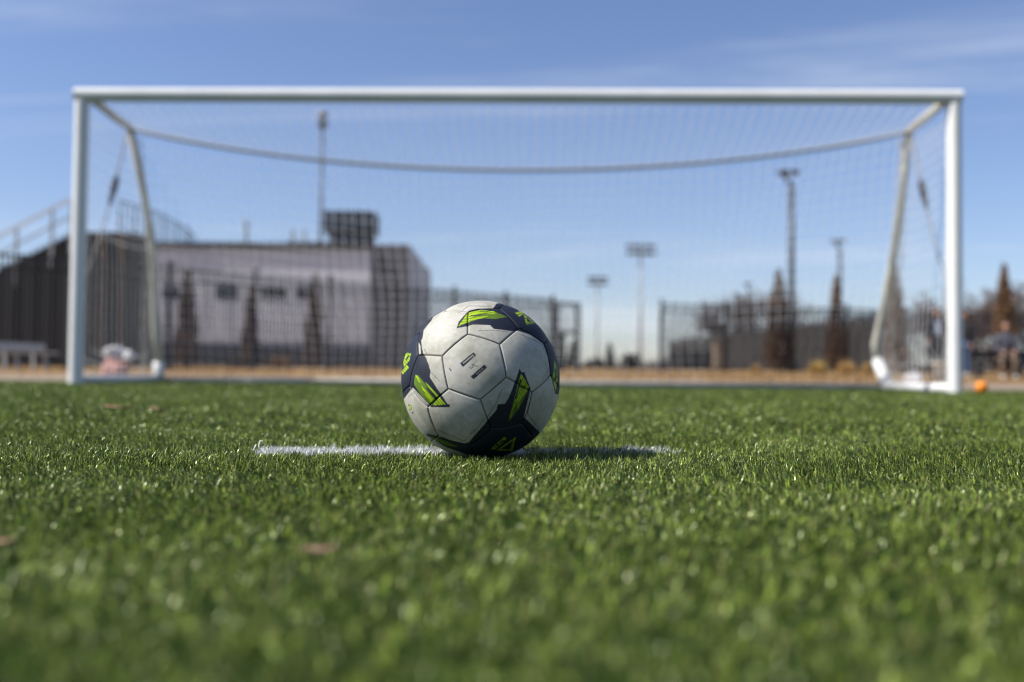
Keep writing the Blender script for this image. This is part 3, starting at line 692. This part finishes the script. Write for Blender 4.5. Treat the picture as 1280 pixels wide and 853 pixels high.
def bare_tree(u, vt, Y, spread, label, seed):
    rd = random.Random(seed); g = GP(u, Y); h_ = HT(u, vt, Y)
    r = tag(empty('bare_tree', g), label, 'tree', 'leafless trees in the distance')
    tr = MB(); cr = MB()
    tr.tube([(0, 0, -.1), (.05, 0, h_ * .18), (0, .05, h_ * .35)], [.22, .16, .12], 8)
    def grow(p, d, l, rad, lvl):
        q = p + d * l; mid = (p + q) / 2 + Vector((rd.uniform(-1, 1), rd.uniform(-1, 1), rd.uniform(-1, 1))) * l * .07
        cr.tube([p, mid, q], [rad, rad * .8, rad * .6], 4 if lvl else 5, cap=False)
        if lvl >= 5: return
        for k in range(rd.choice((2, 3, 3)) if lvl < 4 else 4):
            nd = (d + Vector((rd.uniform(-1, 1) * spread, rd.uniform(-1, 1) * spread, rd.uniform(-.35, .6)))).normalized()
            grow(q if k else mid.lerp(q, .5), nd, l * rd.uniform(.62, .82), rad * .68, lvl + 1)
    for k in range(9):
        a = k * 2.4 + rd.uniform(-.3, .3)
        grow(Vector((0, 0, h_ * (.12 + .03 * k))), Vector((math.cos(a) * spread, math.sin(a) * spread, 1)).normalized(), h_ * .26, .13, 0)
    tr.build('trunk', m_bark, r, True); cr.build('crown', m_twig, r)
for i, (u, v, Y, s, lab) in enumerate((
    (905, 372, 84, .95, 'spreading leafless tree left of the smallest lamp post'), (948, 358, 88, .9, 'bushy leafless tree right of the smallest lamp post'),
    (1172, 372, 84, .9, 'leafless tree behind the right side net'), (1216, 356, 92, .9, 'leafless tree just right of the right goal post'),
    (1290, 352, 90, .9, 'leafless tree cut by the right picture edge'), (1240, 375, 110, 1.0, 'low leafless tree behind the seated people'))):
    bare_tree(u, v, Y, s, lab, 40 + i)
m_straw = attr_mat('dry_straw', 0.9, 0.2)
def straw(name, cx, cy, n_, rad, hh, tint, parent=None):
    a = rng.uniform(0, 2 * np.pi, n_); rr_ = rad * np.sqrt(rng.uniform(0, 1, n_)) * .5
    p0 = np.c_[cx + np.cos(a) * rr_, cy + np.sin(a) * rr_ , np.zeros(n_)]
    h1 = hh * rng.uniform(.3, 1.0, n_); ln = rng.uniform(.1, 1.3, n_) * (1.2 - .8 * h1 / hh)
    h1 = h1 * (1 - .65 * (2 * rr_ / rad) ** 2) 
    p1 = p0 + np.c_[np.cos(a) * ln * rad, np.sin(a) * ln * rad, h1]
    wv = rng.normal(0, 1, (n_, 3)); wv[:, 2] = 0; wv /= np.linalg.norm(wv, axis=1)[:, None]; wv *= .02
    v = np.stack([p0 - wv, p0 + wv, p1], 1).reshape(-1, 3); colr = np.array([tint]) * rng.uniform(.6, 1.2, n_)[:, None]
    return v, np.repeat(colr, 3, 0)
def clump(u, Y, rad, hh, label, tint=(.50, .33, .13)):
    g = GP(u, Y); v, c = straw('x', 0, 0, 500, rad, hh, tint)
    o = link('dry_grass_clump', npmesh('dry_grass_clump', v, np.arange(len(v)), np.full(len(v) // 3, 3), m_straw, c)); o.location = g
    tag(o, label, 'ornamental grass', 'dry grass clumps by the fence')
clump(1022, 33, .34, .62, 'yellowish dry grass clump right of the lamp post base', (.50, .36, .12))
clump(1058, 33.5, .36, .60, 'largest tan dry grass clump left of the right back stay')
clump(945, 33, .2, .34, 'small tan dry grass clump left of the tallest lamp post')
clump(1083, 34, .2, .5, 'narrow tan dry grass clump touching the right back stay')
clump(300, 32.5, .45, .62, 'tan dry grass clump behind the left fence, left one', (.42, .27, .12))
clump(350, 34.5, .45, .62, 'tan dry grass clump between two conical trees at the field house', (.42, .27, .12))
m_shrub = attr_mat('dark_shrub_leaf', .8, .2)
def shrub(u, vt, wpx, Y, label):
    g = GP(u, Y); h_ = HT(u, vt, Y); W = wpx * Y / F; n_ = 900; k = 7
    cs = np.c_[rng.uniform(-.35, .35, k) * W, rng.uniform(-.25, .25, k) * W, rng.uniform(.35, .6, k) * h_]
    ci = rng.integers(0, k, n_); d = rng.normal(0, 1, (n_, 3)); d /= np.linalg.norm(d, axis=1)[:, None]
    c = cs[ci] + d * np.array([W * .2, W * .2, h_ * .36]) * rng.uniform(.7, 1.05, n_)[:, None]; c[:, 2] = np.maximum(c[:, 2], .02)
    s = .09; a = rng.normal(0, s, (n_, 3)); b_ = rng.normal(0, s, (n_, 3))
    v = np.stack([c, c + a, c + b_], 1).reshape(-1, 3); colr = np.array([[.045, .038, .03]]) * rng.uniform(.5, 1.5, n_)[:, None]
    r = tag(empty('low_shrub', g), label, 'shrub', 'dark low shrubs beyond the fence')
    link('foliage', npmesh('foliage', v, np.arange(n_ * 3), np.full(n_, 3), m_shrub, np.repeat(colr, 3, 0)), r)
    MB().tube([(0, 0, -.03), (0, 0, h_ * .5)], [.05, .02], 6).build('stem', m_bark, r)
shrub(790, 440, 26, 60, 'dark low shrub at the foot of the taller stadium light')
shrub(742, 447, 26, 66, 'dark low shrub between gateway and small conical tree')
shrub(862, 430, 62, 50, 'wide dark hedge like shrub behind the right fence start')
# far thicket that closes the horizon as one mass
n_ = 9000; xx = rng.uniform(-260, 330, n_); yy = rng.uniform(230, 300, n_); hh = rng.uniform(.2, 1, n_) * (3.0 + 1.2 * np.sin(xx * .07) + 1.0 * np.sin(xx * .19 + 1))
wv = np.c_[rng.uniform(.4, 1.4, n_), rng.uniform(-.5, .5, n_), np.zeros(n_)]
c = np.c_[xx, yy, np.full(n_, .4)]; v = np.stack([c - wv, c + wv, c + np.c_[rng.normal(0, .4, n_), np.zeros(n_), hh]], 1).reshape(-1, 3)
colr = np.array([[.10, .085, .08]]) * rng.uniform(.6, 1.3, n_)[:, None]
tag(link('distant_thicket', npmesh('distant_thicket', v, np.arange(n_ * 3), np.full(n_, 3), m_shrub, np.repeat(colr, 3, 0))), kind='stuff')
# short dry grass standing on the bank
n_ = 26000; yy = rng.uniform(15.7, 38, n_); xx = rng.uniform(-1, 1, n_) * yy * .62
zz_ = np.where(yy < 11, 0, .0115 * (yy - 11)); hh = rng.uniform(.02, .09, n_) ; wv = np.c_[rng.uniform(.006, .016, n_), np.zeros(n_), np.zeros(n_)]
c = np.c_[xx, yy, zz_ - .03]; v = np.stack([c - wv, c + wv, c + np.c_[rng.normal(0, .03, n_), rng.normal(0, .03, n_), hh + .03]], 1).reshape(-1, 3)
colr = np.array([[.38, .25, .12]]) * rng.uniform(.6, 1.2, n_)[:, None]
tag(link('dry_grass', npmesh('dry_grass', v, np.arange(n_ * 3), np.full(n_, 3), m_straw, np.repeat(colr, 3, 0))), kind='stuff')

# ------------------------------------------------------------------ people
m_skin = mat('skin', (0.42, 0.24, 0.17), 0.6, 0.1, 20)
m_hair = mat('dark_hair', (0.03, 0.02, 0.016), 0.7, 0.3, 40)
def cloth(n, c): return mat(n, c, 0.85, 0.25, 14)
def skinned(name, joints, edges, m, parent, sub=2):
    """joints: {key: (pos, radius)} grown with the Skin modifier into one continuous mesh"""
    ks = list(joints); me = bpy.data.meshes.new(name); me.from_pydata([joints[k][0] for k in ks], [(ks.index(a), ks.index(b_)) for a, b_ in edges], [])
    o = link(name, me, parent); md = o.modifiers.new('skin', 'SKIN'); md.use_smooth_shade = True
    for i, k in enumerate(ks):
        rr = joints[k][1]; me.skin_vertices[0].data[i].radius = rr if isinstance(rr, tuple) else (rr, rr)
    me.skin_vertices[0].data[0].use_root = True
    s = o.modifiers.new('sub', 'SUBSURF'); s.levels = sub; s.render_levels = sub
    me.materials.append(m); return o
def head_parts(root, hc, face, hair_m, yaw=0):
    """head with brow, nose, chin, ears; hair cap; face looks along `face`"""
    f = Vector(face).normalized(); s = Vector((-f.y, f.x, 0)).normalized(); hc = Vector(hc)
    h = MB(); n1_, n2_ = 16, 12; vs = []
    for i in range(n2_ + 1):
        th = math.pi * i / n2_
        for j in range(n1_):
            a = 2 * math.pi * j / n1_; z_ = math.cos(th) * .118; rr = math.sin(th)
            fx = math.cos(a) * rr * .096; sxx = math.sin(a) * rr * (.076 - (.018 if z_ < -.03 else 0))
            if math.cos(a) > .92 and -.055 < z_ < .005: fx += .022
            if math.cos(a) > .8 and z_ < -.08: fx += .018
            vs.append(hc + f * fx + s * sxx + Vector((0, 0, z_)))
    fs = [(i * n1_ + j, i * n1_ + (j + 1) % n1_, (i + 1) * n1_ + (j + 1) % n1_, (i + 1) * n1_ + j) for i in range(n2_) for j in range(n1_)]
    h.add(vs, fs)
    for q in (-1, 1): h.lathe([(.008, -.03), (.018, 0), (.010, .03)], 8, hc + s * q * .078)
    ho = h.build('head', m_skin, root, True)
    e = MB()
    for q in (-1, 1): e.box(hc + f * .089 + s * q * .032 + Vector((0, 0, .008)), (.016, .016, .012))
    e.build('eyes', m_hair, ho); MB().box(hc + f * .092 + Vector((0, 0, -.062)), (.014, .036, .008), rz=math.atan2(f.y, f.x)).build('mouth', mat('lips', (.3, .12, .1), .6), ho)
    ha = MB(); vs = []
    for i in range(8):
        th = math.pi * .62 * i / 7
        for j in range(n1_):
            a = 2 * math.pi * j / n1_; t_ = th * (.62 if math.cos(a) > .35 else 1.0); rr = math.sin(t_)
            vs.append(hc + f * (math.cos(a) * rr * .108 - .006) + s * math.sin(a) * rr * .089 + Vector((0, 0, math.cos(t_) * .130)))
    ha.add(vs, [(i * n1_ + j, (i + 1) * n1_ + j, (i + 1) * n1_ + (j + 1) % n1_, i * n1_ + (j + 1) % n1_) for i in range(7) for j in range(n1_)])
    ha.build('hair', hair_m, root, True)
def hand(root, wrist, d, side):
    d = Vector(d).normalized(); wrist = Vector(wrist); sd_ = Vector(side).normalized(); j = {'w': (wrist, .026), 'p': (wrist + d * .085, (.038, .020))}; e = [('w', 'p')]
    for k in range(4):
        b_ = wrist + d * .09 + sd_ * (k - 1.5) * .019; l = (.060, .072, .068, .052)[k]
        j['a%d' % k] = (b_ + d * l * .5, .0088); j['b%d' % k] = (b_ + d * l + sd_.cross(d) * .014, .0080); e += [('p', 'a%d' % k), ('a%d' % k, 'b%d' % k)]
    j['t'] = (wrist + d * .055 + sd_ * -.05, .0098); j['t2'] = (wrist + d * .085 + sd_ * -.058, .0085); e += [('w', 't'), ('t', 't2')]
    skinned('hand', {k: (tuple(v[0]), v[1]) for k, v in j.items()}, e, m_skin, root, 1)
def person(loc, rz, label, top, legs, shoe, seated=False, lean=0.0, hair=m_hair, shirt=None, armpose=0.0):
    """faces +x of its own frame"""
    r = tag(empty('person', loc, rz), label, 'person', 'people by the bench')
    hz = .50 if seated else .92
    sh = hz + .50; lx = lean
    body = {'pel': ((0, 0, hz), (.135, .155)), 'wa': ((lx * .4, 0, hz + .20), (.115, .145)), 'ch': ((lx * .8, 0, hz + .38), (.125, .170)), 'nb': ((lx, 0, sh + .03), .075), 'nk': ((lx * 1.05, 0, sh + .10), .055)}
    ed = [('pel', 'wa'), ('wa', 'ch'), ('ch', 'nb'), ('nb', 'nk')]
    for q, s in (('l', 1), ('r', -1)):
        if seated:
            el_ = (lx * .6 + .10, s * .25, sh - .27); wr = (.34, s * .13, hz + .14)
        else:
            el_ = (lx - .02 + armpose * .1, s * .26, sh - .29); wr = (lx + .08 + armpose * .25, s * .25, sh - .52 + armpose * .2)
        body |= {'s' + q: ((lx, s * .175, sh - .02), .072), 'e' + q: (el_, .052), 'w' + q: (wr, .040)}
        ed += [('ch', 's' + q), ('s' + q, 'e' + q), ('e' + q, 'w' + q)]
    bo = skinned('jacket', body, ed, top, r)
    lg = {'pel': ((0, 0, hz - .02), (.138, .16))}; el2 = []
    for q, s in (('l', 1), ('r', -1)):
        if seated: kn, an = (.42, s * .13, .50), (.40, s * .14, .09)
        else: kn, an = (.02, s * .10, .50), (-.02 + s * .04, s * .115, .09)
        lg |= {'h' + q: ((0, s * .095, hz - .08), .092), 'k' + q: (kn, .062), 'a' + q: (an, .046)}; el2 += [('pel', 'h' + q), ('h' + q, 'k' + q), ('k' + q, 'a' + q)]
        skinned('shoe', {'h': ((an[0] - .05, an[1], .045), .042), 'm': ((an[0] + .06, an[1], .045), .044), 't': ((an[0] + .17, an[1], .035), .034)}, [('h', 'm'), ('m', 't')], shoe, r, 1)
        wv_ = Vector(body['w' + q][0]); hd = (Vector((.8, -s * .2, -.5)) if seated else Vector((.15, 0, -1)))
        hand(r, wv_, hd, (0, s * 1.0, 0) if not seated else (.2, s, 0))
    skinned('trousers', lg, el2, legs, r)
    if shirt: MB().bar((lx * .55 + .150, 0, hz + .12), (lx + .118, 0, sh + .0), .12, .03, Vector((0, 1, 0))).build('shirt_front', shirt, r, True, bevel=.012)
    head_parts(r, (lx * 1.15 + .02, 0, sh + .24), (1, 0, -.05 - lean), hair)
    return r
navy = cloth('navy_cloth', (.018, .022, .04)); jean = cloth('blue_denim', (.05, .085, .17)); blk = cloth('black_cloth', (.015, .015, .018)); greyc = cloth('grey_cloth', (.075, .08, .105)); khaki = cloth('khaki_cloth', (.15, .11, .08)); shoe = cloth('dark_shoe', (.03, .03, .03)); wshirt = cloth('pale_blue_shirt', (.55, .62, .80)); wshoe = cloth('white_shoe', (.6, .6, .6))
person(GP(1171, 25.5), R_(-100), 'person in dark jacket and pale shirt standing behind the right side net', blk, blk, shoe, shirt=wshirt, armpose=.5)
person(GP(1208, 26.5), R_(200), 'person in black jacket and blue jeans standing beside the right goal post', blk, jean, wshoe)
BNY = 23.5
pb = GP(1256, BNY); person(pb + Vector((0, -.02, 0)), R_(-105), 'person in grey jacket sitting on the dark bench at right', greyc, khaki, wshoe, True, .08)
pb2 = GP(1288, BNY + .05); person(pb2 + Vector((0, 0, 0)), R_(-80), 'person in navy jacket on the bench, cut by right picture edge', navy, jean, shoe, True, .06)
# the bench they sit on
bz = GZ(BNY); bxa, bxb = P(1218, 470, BNY).x, P(1335, 470, BNY).x
m_bench = mat('dark_bench_metal', (.022, .022, .026), .5, .3, 6)
bn = tag(empty('dark_bench', ((bxa + bxb) / 2, BNY, bz)), 'long dark bench with people on it right of the goal', 'bench'); bl = bxb - bxa
for k in range(3): MB().box((0, -.16 + k * .16, .395), (bl, .14, .05)).build('seat_plank', m_bench, bn, bevel=.008)
MB().box((0, .27, .56), (bl, .04, .20)).build('back_plank', m_bench, bn, bevel=.008)
MB().box((0, -.235, .34), (bl, .02, .12)).build('front_rail', m_bench, bn)
for sx in (-.92, -.1, .8):
    MB().box((sx * bl / 2, 0, .185), (.08, .40, .37)).build('leg', m_bench, bn)

# ------------------------------------------------------------------ small things round the goal
# aluminium bench at the far left
b0, b1 = GP(-40, 17.6), GP(66, 19.6)
ab = tag(empty('aluminium_bench', b0, math.atan2(b1.y - b0.y, b1.x - b0.x)), 'pale aluminium players bench in front of the bleachers at left edge', 'bench'); al = (b1 - b0).length
for k in range(2): MB().box((al / 2, -.07 + .15 * k, .38), (al, .13, .04)).build('seat_plank', m_alu, ab, bevel=.006)
MB().box((al / 2, .20, .49), (al, .03, .12)).build('back_plank', m_alu, ab, bevel=.006)
for t in (.15, .5, .85):
    MB().bar((al * t, -.12, 0.0), (al * t, -.06, .36), .05, .05).build('leg', m_galv, ab); MB().bar((al * t, .16, 0.0), (al * t, .21, .54), .05, .05).build('leg', m_galv, ab)
# orange ball
oc = P(1227, 486.5, 8.3); orr = .050
m_or = mat('orange_rubber', (.80, .25, .02), .5, .15, 20)
ob = tag(empty('orange_ball', (oc.x, 8.3, 0)), 'small orange ball on the turf right of the goal', 'ball')
ob1 = MB().lathe([(orr * math.sin(math.pi * (k + .15) / 12.3), orr + .006 - orr * math.cos(math.pi * (k + .15) / 12.3)) for k in range(13)], 24).build('shell', m_or, ob, True)
MB().tube([(math.cos(a) * (orr + .0003), math.sin(a) * (orr + .0003), orr + .006) for a in np.linspace(0, 2 * math.pi, 33)], .0016, 5, False).build('seam', mat('orange_seam', (.45, .13, .01), .6), ob)
# bundle behind the left post
def lump(name, c, s, seed, m, parent, rough=.12):
    rd = np.random.default_rng(seed); n1_, n2_ = 28, 18; ph_ = rd.uniform(0, 6, 6); vs = []
    for i in range(n2_ + 1):
        th = math.pi * i / n2_
        for j in range(n1_):
            a = 2 * math.pi * j / n1_; d = np.array([math.sin(th) * math.cos(a), math.sin(th) * math.sin(a), math.cos(th)])
            q = 1 + rough * (math.sin(3 * a + ph_[0] + 2 * th) * math.sin(th) + .6 * math.sin(5 * th + ph_[1] + a) + .5 * math.sin(7 * a + ph_[2]) * math.sin(th) + .4 * math.sin(11 * th - 4 * a + ph_[3]) * math.sin(th))
            p_ = d * q * np.array(s) + np.array(c); p_[2] = max(p_[2], .003); vs.append(tuple(p_))
    fs = [(i * n1_ + j, (i + 1) * n1_ + j, (i + 1) * n1_ + (j + 1) % n1_, i * n1_ + (j + 1) % n1_) for i in range(n2_) for j in range(n1_)]
    return MB().add(vs, fs).build(name, m, parent, True)
g = GP(146, 11.6); bg_ = tag(empty('bag', g), 'pink and white cloth bag slumped behind the left goal post', 'bag')
m_pink = mat('pink_cloth', (.50, .27, .23), .9, .25, 9); m_wcl = mat('white_cloth', (.62, .60, .60), .9, .15, 9)
lump('sack', (0, 0, .13), (.15, .14, .17), 3, m_pink, bg_); lump('white_top', (-.03, .0, .335), (.12, .10, .062), 5, m_wcl, bg_, .2); lump('white_flap', (.125, 0, .29), (.07, .08, .062), 8, m_wcl, bg_, .2)
g = GP(1142, 15.0); wb_ = tag(empty('bag', g), 'small white bag on the track seen through the right side net', 'bag')
lump('sack', (0, 0, .075), (.12, .10, .085), 12, m_wcl, wb_, .16); MB().tube([(-.05, 0, .14), (-.03, 0, .20), (.03, 0, .20), (.05, 0, .14)], .008, 6).build('handle', m_wcl, wb_, True)
g = GP(1176, 15.5); bu = tag(empty('bucket', g), 'cream coloured bucket beside the right goal post', 'bucket')
m_cream = mat('cream_plastic', (.58, .52, .42), .5, .1, 8)
MB().lathe([(.11, 0), (.135, .30), (.145, .30), (.145, .325), (.125, .325), (.10, .02)], 20).build('pail', m_cream, bu, True)
MB().tube([(.14 * math.cos(a), 0, .30 + .08 * math.sin(a)) for a in np.linspace(0, math.pi, 12)], .006, 6).build('handle', m_galv, bu, True)
# dead leaves on the turf
m_leafr = mat('reddish_dead_leaf', (.34, .19, .13), .7, .3, 60); m_leaft = mat('tan_dead_leaf', (.48, .30, .19), .7, .3, 60)
def leaf(u, Y, size, m, label, rz):
    g = GP(u, Y); g.z = .017; prof = (.08, .55, .9, 1.0, .82, .5, .06); mb = MB(); vs = []
    for i, wv in enumerate(prof):
        t = i / 6 - .5; z_ = size * .32 * t * t
        for s in (-1, 0, 1): vs.append((t * size, s * wv * size * .30, z_ + abs(s) * size * .07))
    fs = [(i * 3 + j, i * 3 + j + 1, i * 3 + j + 4, i * 3 + j + 3) for i in range(6) for j in range(2)]
    r = tag(empty('dead_leaf', g, rz), label, 'leaf', 'dead leaves on the turf'); o = mb.add(vs, fs).build('blade', m, r, True)
    sm_ = o.modifiers.new('thick', 'SOLIDIFY'); sm_.thickness = .0004
    MB().tube([(-.5 * size, 0, size * .08), (-.75 * size, .03 * size, size * .12)], .0005, 5).build('stalk', m, r)
leaf(404, .585, .020, m_leafr, 'reddish dead leaf in the blurred foreground left of centre', .2)
leaf(2, .60, .018, m_leaft, 'orange tan dead leaf at the left picture edge', .5)
leaf(150, 2.75, .075, m_leaft, 'tan dead leaf far left on the turf, left one of a pair', .1)
leaf(199, 2.70, .050, m_leaft, 'smaller tan dead leaf just right of another at far left', -.3)
